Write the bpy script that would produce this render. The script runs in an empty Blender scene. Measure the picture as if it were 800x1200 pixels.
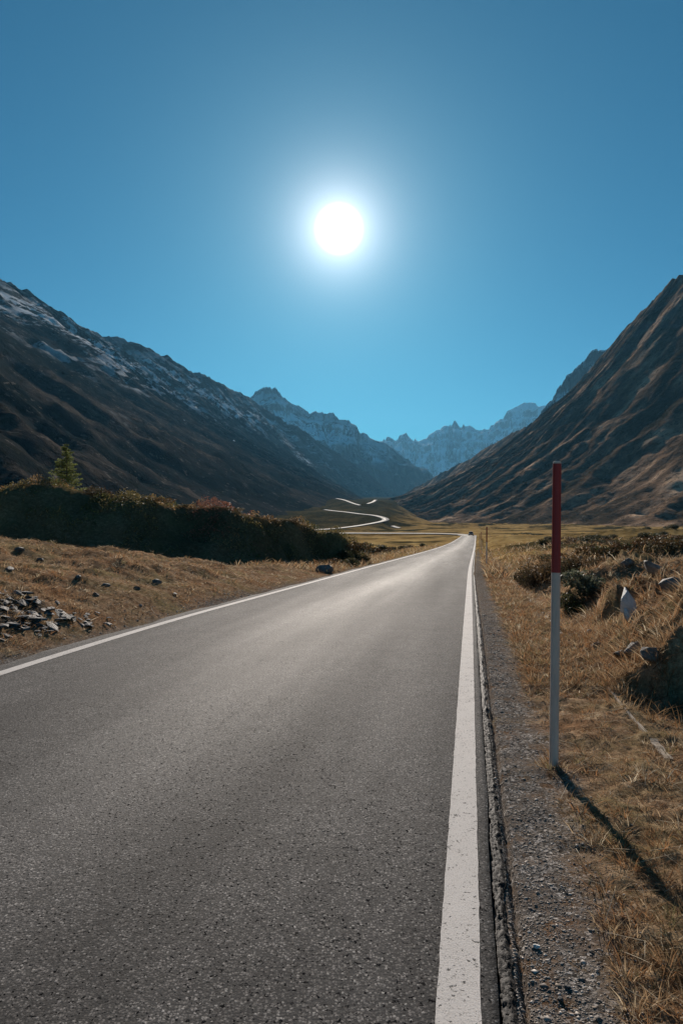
import bpy, bmesh, math, random
import numpy as np
from mathutils import Vector, Matrix

rng = np.random.default_rng(7)
random.seed(7)
S = bpy.context.scene
COL = S.collection
RAD = math.radians

# ------------------------------------------------------------------ camera
CAM_Z = 1.6
cd = bpy.data.cameras.new('camera')
cd.sensor_fit = 'VERTICAL'
cd.sensor_height = 36.0
cd.lens = 24.0
cd.clip_start = 0.05
cd.clip_end = 40000.0
cam = bpy.data.objects.new('camera', cd)
cam.location = (0, 0, CAM_Z)
cam.rotation_euler = (RAD(90.57), 0, 0)
COL.objects.link(cam)
S.camera = cam

# ------------------------------------------------------------------ sky, sun, exposure
SUN = Vector((-3, 800, 341)).normalized()
ELEV = math.asin(SUN.z)
AZ = math.atan2(SUN.x, SUN.y)
W = bpy.data.worlds.new('World')
S.world = W
W.use_nodes = True
nt = W.node_tree
nt.nodes.clear()
N, L = nt.nodes.new, nt.links.new
out = N('ShaderNodeOutputWorld')
bg = N('ShaderNodeBackground')
bg.inputs['Strength'].default_value = 0.05
sky = N('ShaderNodeTexSky')
sky.sky_type = 'NISHITA'
sky.sun_disc = False
sky.sun_elevation = ELEV
sky.sun_rotation = AZ
sky.altitude = 1800
sky.air_density = 1.0
sky.dust_density = 0.7
sky.ozone_density = 2.5
hs = N('ShaderNodeHueSaturation')
hs.inputs['Saturation'].default_value = 1.0
tint = N('ShaderNodeMix'); tint.data_type = 'RGBA'; tint.blend_type = 'MULTIPLY'
tint.inputs[0].default_value = 1.0
tint.inputs[7].default_value = (0.15, 0.72, 0.85, 1)
L(sky.outputs[0], hs.inputs['Color'])
L(hs.outputs[0], tint.inputs[6])
# the sun's over-bright disc and the aureole of the air around it
tc = N('ShaderNodeTexCoord')
dot = N('ShaderNodeVectorMath'); dot.operation = 'DOT_PRODUCT'
dot.inputs[1].default_value = SUN
nrm = N('ShaderNodeVectorMath'); nrm.operation = 'NORMALIZE'
L(tc.outputs['Generated'], nrm.inputs[0]); L(nrm.outputs[0], dot.inputs[0])
def wm(op, a, b=None, clamp=False):
    m = N('ShaderNodeMath'); m.operation = op; m.use_clamp = clamp
    for i, v in enumerate((a, b)):
        if v is None: continue
        if isinstance(v, (int, float)): m.inputs[i].default_value = v
        else: L(v, m.inputs[i])
    return m.outputs[0]
ang = wm('MULTIPLY', wm('ARCCOSINE', wm('MINIMUM', dot.outputs['Value'], 1.0)), 180 / math.pi)
disc = N('ShaderNodeMapRange'); disc.interpolation_type = 'SMOOTHSTEP'
disc.inputs['From Min'].default_value = 2.1; disc.inputs['From Max'].default_value = 0.5
disc.inputs['To Min'].default_value = 0; disc.inputs['To Max'].default_value = 45
L(ang, disc.inputs['Value'])
au1 = wm('MULTIPLY', wm('EXPONENT', wm('MULTIPLY', ang, -1 / 1.7)), 34.0)
au2 = wm('MULTIPLY', wm('EXPONENT', wm('MULTIPLY', ang, -1 / 6.0)), 4.0)
glow = wm('ADD', wm('ADD', disc.outputs[0], au1), au2)
gcol = N('ShaderNodeVectorMath'); gcol.operation = 'SCALE'
gcol.inputs[0].default_value = (1.0, 0.98, 0.97)
L(glow, gcol.inputs['Scale'])
addv = N('ShaderNodeVectorMath'); addv.operation = 'ADD'
L(tint.outputs[2], addv.inputs[0]); L(gcol.outputs[0], addv.inputs[1])
L(addv.outputs[0], bg.inputs['Color'])
L(bg.outputs[0], out.inputs['Surface'])

sl = bpy.data.lights.new('sun', 'SUN')
sl.energy = 5.0
sl.angle = RAD(0.5)
sl.color = (1.0, 0.89, 0.78)
so = bpy.data.objects.new('sun', sl)
so.rotation_euler = (-(math.pi / 2 - ELEV), 0, -AZ)
so.location = (0, 0, 60)
COL.objects.link(so)

S.view_settings.view_transform = 'Standard'
S.view_settings.look = 'None'
S.view_settings.gamma = 1
S.view_settings.use_curve_mapping = False
S.view_settings.exposure = 0.4
S.cycles.use_denoising = True
S.cycles.max_bounces = 6
S.cycles.diffuse_bounces = 3
S.cycles.volume_bounces = 0
S.cycles.transmission_bounces = 4
S.cycles.transparent_max_bounces = 6

# ------------------------------------------------------------------ numeric noise
def _h(ix, iy, seed):
    h = (ix.astype(np.int64) * 374761393 + iy.astype(np.int64) * 668265263 + seed * 1442695041) & 0xffffffff
    h = ((h ^ (h >> 13)) * 1274126177) & 0xffffffff
    h = ((h ^ (h >> 16)) * 2246822519) & 0xffffffff
    return ((h ^ (h >> 15)) & 0xffffff) / float(0xffffff)
def vn(x, y, seed=0):
    x = np.asarray(x, float); y = np.asarray(y, float)
    ix = np.floor(x); iy = np.floor(y); fx = x - ix; fy = y - iy
    ux = fx * fx * fx * (fx * (fx * 6 - 15) + 10); uy = fy * fy * fy * (fy * (fy * 6 - 15) + 10)
    a = _h(ix, iy, seed); b = _h(ix + 1, iy, seed); c = _h(ix, iy + 1, seed); d = _h(ix + 1, iy + 1, seed)
    return ((a + (b - a) * ux) * (1 - uy) + (c + (d - c) * ux) * uy) * 2 - 1
def fbm(x, y, o=4, seed=0, gain=.5):
    r = 0; a = 1; t = 0
    for k in range(o):
        r = r + a * vn(x, y, seed + k * 17); t += a
        x = x * 2.03 + 13.1; y = y * 2.03 + 7.7; a *= gain
    return r / t
def rdg(x, y, o=4, seed=0, gain=.5):
    r = 0; a = 1; t = 0
    for k in range(o):
        r = r + a * (1 - np.abs(vn(x, y, seed + k * 17))); t += a
        x = x * 2.07 + 3.1; y = y * 2.07 + 9.7; a *= gain
    return r / t
def ss(a, b, x):
    t = np.clip((x - a) / (b - a), 0, 1)
    return t * t * (3 - 2 * t)

# ------------------------------------------------------------------ the lie of the land (metres, camera over the right edge line)
DX, DY = 151 / 814.13, 800 / 814.13          # heading of the road
def sn(x, y): return DX * x + DY * y, DY * x - DX * y
def xy(s, n): return DX * s + DY * n, DY * s - DX * n
_sg = np.arange(-80, 400, 0.5)
_g = np.interp(_sg, [-80, 6, 13, 60, 120, 160, 250, 300], [-.004, -.004, -.030, -.027, -.021, -.013, -.008, 0])
_zr = np.cumsum(_g) * .5; _zr -= np.interp(0, _sg, _zr)
def zr(s): return np.interp(s, _sg, _zr)
_cg = np.interp(_sg, [-80, 24, 40, 400], [0, 0, .0085, .0085])
_cc = np.cumsum(_cg) * .5
def cc(s): return np.interp(s, _sg, _cc)
def at(px, py, Y): return ((px - 400) / 800 * Y, Y, CAM_Z + (608 - py) / 800 * Y)
LW = .146; LN = -.042; LL = -4.85            # edge line width, right and left line offsets
AR, AL = .088, -5.12                         # asphalt edges

def floor_z(x, y):
    zl = np.interp(y, [0, 250, 300, 380, 440, 500, 530, 560, 590, 620, 660, 760, 900, 1000, 1300, 2000, 3000, 4500],
                   [-5, -5.4, -6.0, -7.4, -7.4, -5, -3, -.6, 2, 3.6, 5.5, 10, 17, 24, 36, 60, 95, 140])
    zg = np.interp(y, [0, 250, 400, 600, 1000, 1300, 2000, 4500], [-5, -5.4, -5.2, -4.7, -5, 0, 40, 140])
    b = ss(-25, 60, x - (38 + (y - 530) * .1))
    return zl + (zg - zl) * b

HX = [-60, -40, -24, -16.5, -12.4, -8.25, -4.25, -2.25, -.2, 1.0, 2.2]
HZ = [2.6, 3.2, 3.45, 3.1, 2.75, 2.35, 1.75, 1.3, .45, -.5, -2.0]
HY = [36, 35, 34, 33, 33, 33, 34, 36, 39.5, 41, 42]
def hill(x, y):
    w = fbm(x * .22, y * .22, 3, 41)
    yc = np.interp(x, HX, HY) + w * 1.3
    zc = np.interp(x, HX, HZ) + fbm(x * .30, y * .1, 4, 42) * .40 + fbm(x * .75, y * .1, 2, 45) * .22
    d = y - yc
    front = np.where(d < 0, -d, 0); back = np.where(d > 0, d, 0)
    bul = (fbm(x * .42, y * .5, 4, 43) * .85 + scarp(x * .6 + 3, y * .6) * .5 - .15) * ss(0, 2.5, front) * (1 - ss(5, 8, front)) * (1 + .8 * ss(-6, -2, x)) + fbm(x * .9, y * .9, 3, 44) * .22
    return zc + bul - np.minimum(.12 * front, .2) - .60 * np.maximum(front - .6, 0) - .16 * back

def tussock(x, y):
    # rounded grass hummocks, each a dome leaning off the slope
    r = 0
    for sc_, sd, a in ((1.15, 71, 1.0), (2.1, 72, .55)):
        q = np.abs(vn(x * sc_ + .4 * vn(x * 3, y * 3, sd + 9), y * sc_ * .9, sd))
        r = r + a * (1 - q) ** 2 * np.sqrt(np.clip(q * 2.2, 0, 1))
    return r - .45
def scarp(x, y):
    # little turf steps: the ground breaks off towards the camera and falls away gently behind
    p = y * .55 + x * .12 + 1.5 * fbm(x * .45, y * .45, 3, 75) + .35 * fbm(x * 1.6, y * 1.6, 3, 76)
    f = p - np.floor(p)
    return (ss(0, .16, f) * (1 - f)) * np.clip(.55 + 1.3 * fbm(x * .8, y * .5, 2, 77), 0, 1)
x0, y0 = xy(259, -2.5 + cc(259)); x1, y1 = xy(250, -2.5 + cc(250))
FAR_ROADS = [([(x1, y1, zr(250) - .02), (x0, y0, zr(259) - .02), at(547, 626.9, 274), at(536, 626.0, 287), at(515, 625.4, 296), at(480, 625.1, 300), at(430, 624.9, 303), at(390, 624.7, 308), at(340, 624.4, 322),
              at(318, 623.6, 355), at(335, 622.4, 405), at(385, 620.0, 440), at(415, 616.8, 470), at(438, 613.0, 498), at(450.5, 610.0, 522), at(450, 607.2, 548), at(438, 604.0, 580), at(420, 602.0, 620), at(405, 600.0, 660), at(393, 598.8, 710), at(380, 597.2, 770)], 5.4, .085),
             ([at(421, 592, 890), at(412, 589.3, 930), at(402, 585.6, 980), at(394, 584.2, 1050)], 5, .2),
             ([at(431, 590.2, 900), at(437, 588.2, 940), at(440, 585.8, 990)], 5, .2),
             ([at(459, 616.2, 505), at(463, 617.6, 498), at(467, 618.6, 492)], 4, .2)]
_fr = np.concatenate([np.stack([np.interp(np.linspace(0, len(q) - 1, len(q) * 8), np.arange(len(q)), np.array(q)[:, k]) for k in range(3)], -1) for q, _, _ in FAR_ROADS])
def cut_to_roads(x, y, z):
    """benches the far roads into the slope, with sloping verges"""
    sh = x.shape; x, y, z = x.ravel(), y.ravel(), z.ravel().copy()
    k = np.where((y > 262) & (y < 1120) & (np.abs(x) < 140))[0]
    for c in range(0, len(k), 20000):
        q = k[c:c + 20000]
        d = np.hypot(x[q, None] - _fr[None, :, 0], y[q, None] - _fr[None, :, 1])
        m_ = d.argmin(1); dm = d[np.arange(len(q)), m_]; zt = _fr[m_, 2] - .45
        w_ = 1 - ss(5, 22, dm)
        z[q] = z[q] * (1 - w_) + zt * w_
    return z.reshape(sh)
def H(x, y, fine=True):
    s, n0 = sn(x, y)
    n = n0 - cc(s)
    near = 1 - ss(190, 320, s)
    z = zr(s) * near + floor_z(x, y) * (1 - near)
    # ---- right of the road
    r = n
    lumps = fbm(x * .9, y * .9, 4, 3) * .5 + rdg(x * 1.9, y * 1.9, 3, 5) * .5 - .25
    verge = -.035 - .04 * np.exp(-((r - .180) / .014) ** 2) + .02 * fbm(x * 3.1, y * 3.1, 3, 6) + (.035 * fbm(x * 6.5, y * 6.5, 3, 16) + .018 * fbm(x * 17, y * 17, 2, 18)) * ss(.35, .7, r) + .03 * ss(.6, 1.25, r)
    ditch = -.34 * ss(8, 16, s) * ss(1.30, 1.75, r) * (1 - ss(1.9, 3.6, r)) - .05 * ss(1.3, 1.5, r) * ss(7, 8, s)
    rise = np.clip(.17 * (r - 1.3), 0, 1.0) * (1 - .45 * ss(12, 40, s)) * ss(1.25, 2.6, r)
    wall = ss(6.85, 7.05, s + .35 * fbm(x * 2.3, y * .6, 3, 8) + .16 * fbm(x * 8, y * 3, 3, 19) - .12 * (r - 1.5))
    top = .02 + np.clip(.42 * (r - 1.32), 0, .34) * (1 - ss(8, 13, s)) + rise * .75
    low = (-.12 * ss(5.2, 6.5, s)) * ss(1.28, 1.55, r)
    bank = low + (top - low) * wall
    tus = (lumps * .30 + tussock(x, y) * .42 + scarp(x, y) * .78 - .12) * ss(1.4, 2.4, r) * (ss(6.4, 7, s)) * (1 - .72 * ss(11, 24, s))
    right = verge + (bank * ss(1.26, 1.42, r) + ditch + tus) * np.where(r > 1.2, 1, 0)
    # mounds in the right-hand field
    for mx, my, rx, ry, hh in ((10.8, 27, 4.2, 2.6, .5), (15.5, 30, 3.5, 3, .4), (7.6, 17.5, 1.5, 1.3, .5), (32, 74, 16, 6, 1.0), (22, 62, 5, 4, .5), (58, 105, 20, 9, 1.3), (40, 150, 16, 8, 1.2), (90, 190, 30, 12, 2.5)):
        q = ((x - mx) / rx) ** 2 + ((y - my) / ry) ** 2
        right = right + hh * np.exp(-q) * (1 + .35 * fbm(x * .6, y * .6, 3, 9))
    # ---- left of the road
    m = -(n - AL)
    A = np.interp(s, [-80, 0, 6, 9, 15, 19, 26, 34, 60], [.7, .7, .85, 1, .95, .68, .22, .06, 0])
    f = np.interp(m, [0, .12, .35, .8, 1.6, 3, 5, 8, 14, 60], [0, 0, .12, .36, .6, .88, 1.25, 1.5, 1.6, 1.9])
    left = -.035 + A * f + (fbm(x * .8, y * .8, 4, 11) * .20 + rdg(x * 2.2, y * 2.2, 3, 12) * .13 - .07 + (tussock(x, y) * .14 + scarp(x + 7, y) * .16) * ss(1, 2.5, m)) * ss(.4, 1.5, m)
    left = left - .35 * ss(.5, 4, m) * ss(30, 50, s) * near - (.30 * ss(3, 7, m) * ss(16, 24, s))
    z = z + np.where(r > AR, right, np.where(m > 0, left, -.075)) * (1 - ss(250, 330, s))
    hz = hill(x, y) + fbm(x * 1.3, y * 1.3, 4, 13) * .16
    k = .35
    hm = np.clip(.5 + .5 * (hz - z) / k, 0, 1)
    z2 = z * (1 - hm) + hz * hm + k * hm * (1 - hm)
    ok = (x < 2.5) & (y > 20) & (y < 75) & (m > .5)
    z = np.where(ok, z2, z)
    far = ss(60, 200, s)
    z = z + far * (fbm(x * .05, y * .05, 4, 14) * (.5 + 2.6 * ss(400, 600, y)) + fbm(x * .012, y * .012, 3, 15) * 1.2 * ss(350, 800, y)) * np.where((n > -7) & (n < 2) & (s < 290), 0, 1)
    x = np.asarray(x, float); y = np.asarray(y, float)
    if np.max(y) > 262: z = cut_to_roads(x, y, z)
    return z

# ------------------------------------------------------------------ materials
def mat(name):
    m = bpy.data.materials.new(name); m.use_nodes = True
    t = m.node_tree; b = t.nodes['Principled BSDF']
    return m, t, b
class G:
    """small helper to write node graphs"""
    def __init__(s, t): s.t = t
    def n(s, typ, **k):
        x = s.t.nodes.new(typ)
        for a, v in k.items(): setattr(x, a, v)
        return x
    def l(s, a, b): s.t.links.new(a, b)
    def coord(s, scale=(1, 1, 1), kind='Object'):
        c = s.n('ShaderNodeTexCoord'); mp = s.n('ShaderNodeMapping')
        mp.inputs['Scale'].default_value = scale
        s.l(c.outputs[kind], mp.inputs[0]); return mp.outputs[0]
    def noise(s, v, scale, detail=4, rough=.6, dist=0):
        x = s.n('ShaderNodeTexNoise'); x.inputs['Scale'].default_value = scale
        x.inputs['Detail'].default_value = detail; x.inputs['Roughness'].default_value = rough
        x.inputs['Distortion'].default_value = dist
        s.l(v, x.inputs['Vector']); return x.outputs['Fac']
    def vor(s, v, scale, feature='F1', out='Distance'):
        x = s.n('ShaderNodeTexVoronoi', feature=feature); x.inputs['Scale'].default_value = scale
        s.l(v, x.inputs['Vector']); return x.outputs[out]
    def ramp(s, f, stops, interp='LINEAR'):
        x = s.n('ShaderNodeValToRGB'); e = x.color_ramp.elements; x.color_ramp.interpolation = interp
        while len(e) < len(stops): e.new(.5)
        for el, (p, c) in zip(e, stops):
            el.position = p; el.color = (*c, 1) if not isinstance(c, (int, float)) else (c, c, c, 1)
        s.l(f, x.inputs[0]); return x.outputs[0]
    def mix(s, f, a, b, mode='MIX'):
        x = s.n('ShaderNodeMix', data_type='RGBA', blend_type=mode)
        for i, v in ((0, f), (6, a), (7, b)):
            if isinstance(v, (int, float)): x.inputs[i].default_value = v
            elif isinstance(v, tuple): x.inputs[i].default_value = (*v, 1)
            else: s.l(v, x.inputs[i])
        return x.outputs[2]
    def math(s, op, a, b=0.0, clamp=False):
        x = s.n('ShaderNodeMath', operation=op, use_clamp=clamp)
        for i, v in enumerate((a, b)):
            if isinstance(v, (int, float)): x.inputs[i].default_value = v
            else: s.l(v, x.inputs[i])
        return x.outputs[0]
    def step(s, f, a, b):
        x = s.n('ShaderNodeMapRange', interpolation_type='SMOOTHSTEP')
        x.inputs['From Min'].default_value = a; x.inputs['From Max'].default_value = b
        s.l(f, x.inputs['Value']); return x.outputs[0]
    def attr(s, name, out='Fac'):
        return s.n('ShaderNodeAttribute', attribute_name=name).outputs[out]
    def bump(s, b, h, strength=.5, dist=.01, base=None):
        x = s.n('ShaderNodeBump'); x.inputs['Strength'].default_value = strength; x.inputs['Distance'].default_value = dist
        s.l(h, x.inputs['Height'])
        if base is not None: s.l(base, x.inputs['Normal'])
        if b is not None: s.l(x.outputs[0], b.inputs['Normal'])
        return x.outputs[0]

def m_asphalt(name, coarse=False):
    m, t, b = mat(name); g = G(t)
    v = g.coord()
    uv = g.n('ShaderNodeUVMap'); sep = g.n('ShaderNodeSeparateXYZ'); g.l(uv.outputs[0], sep.inputs[0])
    sc = 85 if coarse else 96
    wv = g.n('ShaderNodeTexNoise'); wv.inputs['Scale'].default_value = 150; wv.inputs['Detail'].default_value = 2; g.l(v, wv.inputs['Vector'])
    wsc = g.n('ShaderNodeVectorMath', operation='SCALE'); wsc.inputs['Scale'].default_value = .012; g.l(wv.outputs['Color'], wsc.inputs[0])
    wad = g.n('ShaderNodeVectorMath', operation='ADD'); g.l(v, wad.inputs[0]); g.l(wsc.outputs[0], wad.inputs[1])
    cell = g.vor(wad.outputs[0], sc, out='Color')
    hsv = g.n('ShaderNodeSeparateColor'); g.l(cell, hsv.inputs[0])
    agg = g.ramp(hsv.outputs[0], [(0, (.014, .013, .013)), (.4, (.062, .057, .054)), (.7, (.128, .118, .110)), (.9, (.185, .17, .16)), (1, (.31, .29, .27))])
    d = g.vor(wad.outputs[0], sc)
    big = g.noise(v, 1.3, 5, .6)
    col = g.mix(g.step(d, .25, .7), agg, (.022, .022, .023))
    pit = g.step(g.noise(v, 60, 3, .6), .40, .35)
    col = g.mix(pit, col, (.012, .012, .013))  # pits coloured near black: their self-shadow is painted in
    col = g.mix(1.0, col, g.ramp(big, [(.3, .82), (.7, 1.18)]), 'MULTIPLY')
    col = g.mix(1.0, col, g.ramp(g.noise(v, 6, 4, .65), [(.32, .76), (.6, 1.12)]), 'MULTIPLY')
    # polished crown and dark wheel tracks run along the road
    if coarse: col = g.mix(1.0, col, (.33, .315, .30), 'MULTIPLY')
    if not coarse:
        cv = g.n('ShaderNodeCombineXYZ'); g.l(sep.outputs[0], cv.inputs[0])
        g.l(g.math('MULTIPLY', sep.outputs[1], .06), cv.inputs[1])
        lane = g.noise(cv.outputs[0], 1.15, 3, .55)
        col = g.mix(1.0, col, g.ramp(lane, [(.34, .72), (.5, 1.0), (.68, 1.34)]), 'MULTIPLY')
        trk = g.math('ABSOLUTE', g.math('SUBTRACT', g.math('ABSOLUTE', g.math('ADD', sep.outputs[0], 2.4)), 1.15))
        col = g.mix(1.0, col, g.ramp(trk, [(0, .86), (.6, 1.06), (1, 1.06)]), 'MULTIPLY')
        rough = g.math('ADD', g.math('ADD', g.math('MULTIPLY', lane, -.16), .84), g.math('MULTIPLY', g.math('MINIMUM', g.math('ABSOLUTE', g.math('ADD', sep.outputs[0], 2.5)), 1.6), .075))
        g.l(rough, b.inputs['Roughness'])
    else:
        b.inputs['Roughness'].default_value = .7
    g.l(col, b.inputs['Base Color'])
    g.l(g.math('MULTIPLY', g.math('SUBTRACT', 1.0, pit), .26), b.inputs['Specular IOR Level'])  # sheen removed in the pits to deepen their painted self-shadow
    hgt = g.math('SUBTRACT', g.math('MULTIPLY', hsv.outputs[1], .8), g.math('ADD', g.math('MULTIPLY', d, .6), g.math('MULTIPLY', pit, 1.5)))
    g.bump(b, hgt, .6 if not coarse else .35, .004 if not coarse else .010)
    return m

def m_paint():
    m, t, b = mat('road_paint'); g = G(t); v = g.coord()
    n1 = g.noise(v, 5, 5, .65); n2 = g.noise(v, 55, 3, .6); n3 = g.noise(v, 160, 2, .6)
    wear = g.step(g.math('ADD', g.math('MULTIPLY', n2, .75), g.math('MULTIPLY', n1, .25)), .415, .375)
    col = g.mix(wear, g.mix(n1, (.50, .465, .435), (.66, .62, .585)), (.06, .058, .055))
    col = g.mix(g.step(n3, .54, .66), col, (.36, .335, .31))
    g.l(col, b.inputs['Base Color']); b.inputs['Roughness'].default_value = .85; b.inputs['Specular IOR Level'].default_value = .25
    g.bump(b, g.math('SUBTRACT', g.noise(v, 120, 3, .7), wear), .45, .004)
    return m

def m_ground():
    m, t, b = mat('ground'); g = G(t); v = g.coord()
    n1 = g.noise(v, .9, 6, .65); n2 = g.noise(v, 7, 6, .7); n3 = g.noise(v, 45, 4, .7); nf = g.noise(v, .06, 5, .65)
    nfar = g.noise(v, .35, 5, .7)
    straw = g.ramp(g.math('ADD', g.math('MULTIPLY', n2, .6), g.math('MULTIPLY', n3, .4)), [(.30, (.03, .021, .014)), (.43, (.14, .085, .05)), (.55, (.33, .22, .135)), (.70, (.58, .45, .31))])
    straw = g.mix(g.math('MULTIPLY', g.step(n1, .46, .66), .7), straw, (.21, .17, .085))
    straw = g.mix(g.math('MULTIPLY', g.step(n1, .5, .30), .7), straw, (.27, .145, .075))
    field = g.ramp(g.math('ADD', g.math('MULTIPLY', nfar, .5), g.math('MULTIPLY', nf, .5)), [(.33, (.055, .042, .020)), (.45, (.27, .175, .07)), (.6, (.46, .32, .135)), (.75, (.54, .39, .17))])
    col = g.mix(g.attr('far'), straw, field)
    col = g.mix(g.attr('rubble'), col, g.ramp(n3, [(.35, (.02, .019, .018)), (.7, (.09, .082, .074))]))  # dark slaty earth, with the shade between the slabs painted in
    grv = g.vor(v, 70, out='Color'); sp = g.n('ShaderNodeSeparateColor'); g.l(grv, sp.inputs[0])
    gravel = g.ramp(sp.outputs[0], [(0, (.03, .027, .024)), (.5, (.14, .125, .11)), (.85, (.28, .25, .225)), (1, (.5, .46, .42))])
    gravel = g.mix(g.step(g.noise(v, 9, 4, .6), .45, .62), gravel, (.15, .122, .10))
    col = g.mix(g.math('MULTIPLY', g.attr('gravel'), g.step(n2, .30, .50)), col, gravel)
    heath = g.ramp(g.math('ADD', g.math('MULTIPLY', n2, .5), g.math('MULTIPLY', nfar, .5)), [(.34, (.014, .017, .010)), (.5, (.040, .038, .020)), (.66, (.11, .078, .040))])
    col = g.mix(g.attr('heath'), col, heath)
    g.l(col, b.inputs['Base Color']); b.inputs['Roughness'].default_value = .95
    b.inputs['Specular IOR Level'].default_value = 0
    g.bump(b, g.math('ADD', g.math('MULTIPLY', n2, .8), g.math('MULTIPLY', n3, .35)), .6, .04)
    return m

def m_mountain(name, snow0, snow1, cols, snow_amt=1.0, streak=1.0, rough_snow=.004, band=(14, 26), cover=.5, crest_amt=.75, scrub=1.0):
    m, t, b = mat(name); g = G(t); v = g.coord()
    geo = g.n('ShaderNodeNewGeometry'); sp = g.n('ShaderNodeSeparateXYZ'); g.l(geo.outputs['Position'], sp.inputs[0])
    nz = g.n('ShaderNodeSeparateXYZ'); g.l(geo.outputs['Normal'], nz.inputs[0])
    n1 = g.noise(v, .010, 7, .66); n2 = g.noise(v, .06, 6, .7); n3 = g.noise(v, .25, 4, .7)
    uv = g.coord((60 * streak, 5, 1), 'UV')
    st = g.noise(uv, 1.0, 6, .62, .25)
    f = g.math('ADD', g.math('MULTIPLY', st, .72), g.math('ADD', g.math('MULTIPLY', n2, .15), g.math('MULTIPLY', n1, .13)))
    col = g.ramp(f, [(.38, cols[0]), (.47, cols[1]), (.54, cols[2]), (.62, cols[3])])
    # scrub, scree and boulders: fine speckle of its own colour
    sc_ = g.step(g.noise(v, .16, 5, .72), .52, .60)
    col = g.mix(g.math('MULTIPLY', sc_, .62 * scrub), col, (.014, .017, .011))
    scr = g.step(g.noise(v, .11, 6, .75), .585, .64)
    col = g.mix(g.math('MULTIPLY', scr, .55), col, (.20, .17, .145))
    rock = g.ramp(n3, [(.3, (.05, .05, .052)), (.6, (.15, .145, .14))])
    col = g.mix(g.math('MULTIPLY', g.step(nz.outputs[2], .60, .42), .8), col, rock)
    rr = g.math('ADD', g.math('MULTIPLY', g.math('SUBTRACT', g.noise(v, rough_snow, 6, .7), .5), (snow1 - snow0) * 3.2), sp.outputs[2])
    snow = g.step(rr, snow0, snow1)
    patch = g.step(g.math('ADD', g.math('MULTIPLY', g.noise(g.coord((band[0], band[1], 1), 'UV'), 1.0, 8, .68, .3), .6), g.math('ADD', g.math('MULTIPLY', n2, .25), g.math('MULTIPLY', st, .15))), cover - .025, cover + .025)
    snow = g.math('MULTIPLY', g.math('MULTIPLY', snow, patch), g.step(nz.outputs[2], .45, .68))
    uvs = g.n('ShaderNodeUVMap'); su = g.n('ShaderNodeSeparateXYZ'); g.l(uvs.outputs[0], su.inputs[0])
    crest = g.step(g.math('ADD', su.outputs[1], g.math('MULTIPLY', g.math('SUBTRACT', n2, .5), .25)), .96, .84)
    snow = g.math('MULTIPLY', snow, g.math('ADD', g.math('MULTIPLY', crest, crest_amt), 1 - crest_amt))
    snow = g.math('MULTIPLY', snow, snow_amt, True)
    col = g.mix(snow, col, (.82, .84, .87))
    spot = g.step(g.noise(v, .045, 2, .5), .775, .785)
    col = g.mix(g.math('MULTIPLY', spot, g.step(sp.outputs[2], 60, 120)), col, (.75, .76, .78))
    g.l(col, b.inputs['Base Color']); b.inputs['Roughness'].default_value = .95
    b.inputs['Specular IOR Level'].default_value = 0
    g.bump(b, g.math('ADD', g.math('MULTIPLY', n2, 1.0), g.math('MULTIPLY', n3, .4)), .8, 3.0)
    return m

def m_leaf(name, trans=.35, rough=.6, spec=.25):
    m, t, b = mat(name); g = G(t)
    c = g.attr('Col', 'Color')
    g.l(c, b.inputs['Base Color']); b.inputs['Roughness'].default_value = rough
    b.inputs['Specular IOR Level'].default_value = spec
    tr = g.n('ShaderNodeBsdfTranslucent'); g.l(c, tr.inputs[0])
    mx = g.n('ShaderNodeMixShader'); mx.inputs[0].default_value = trans
    o = t.nodes['Material Output']
    g.l(b.outputs[0], mx.inputs[1]); g.l(tr.outputs[0], mx.inputs[2]); g.l(mx.outputs[0], o.inputs[0])
    return m

def m_rock(name, c0, c1, c2, scale=6.0):
    m, t, b = mat(name); g = G(t); v = g.coord()
    n1 = g.noise(v, scale, 6, .65); n2 = g.noise(v, scale * 6, 4, .7)
    g.l(g.ramp(g.math('ADD', g.math('MULTIPLY', n1, .65), g.math('MULTIPLY', n2, .35)), [(.3, c0), (.5, c1), (.7, c2)]), b.inputs['Base Color'])
    b.inputs['Roughness'].default_value = .72
    g.bump(b, g.math('ADD', n1, g.math('MULTIPLY', n2, .5)), .7, .03)
    return m

def m_plain(name, c, rough=.6, metal=0, var=.25, scale=30, stretch=(1, 1, .12)):
    m, t, b = mat(name); g = G(t); v = g.coord(stretch)
    n = g.noise(v, scale, 5, .65)
    g.l(g.mix(n, tuple(x * (1 - var) for x in c), tuple(min(1, x * (1 + var)) for x in c)), b.inputs['Base Color'])
    b.inputs['Roughness'].default_value = rough; b.inputs['Metallic'].default_value = metal
    g.bump(b, n, .25, .003)
    return m

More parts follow.
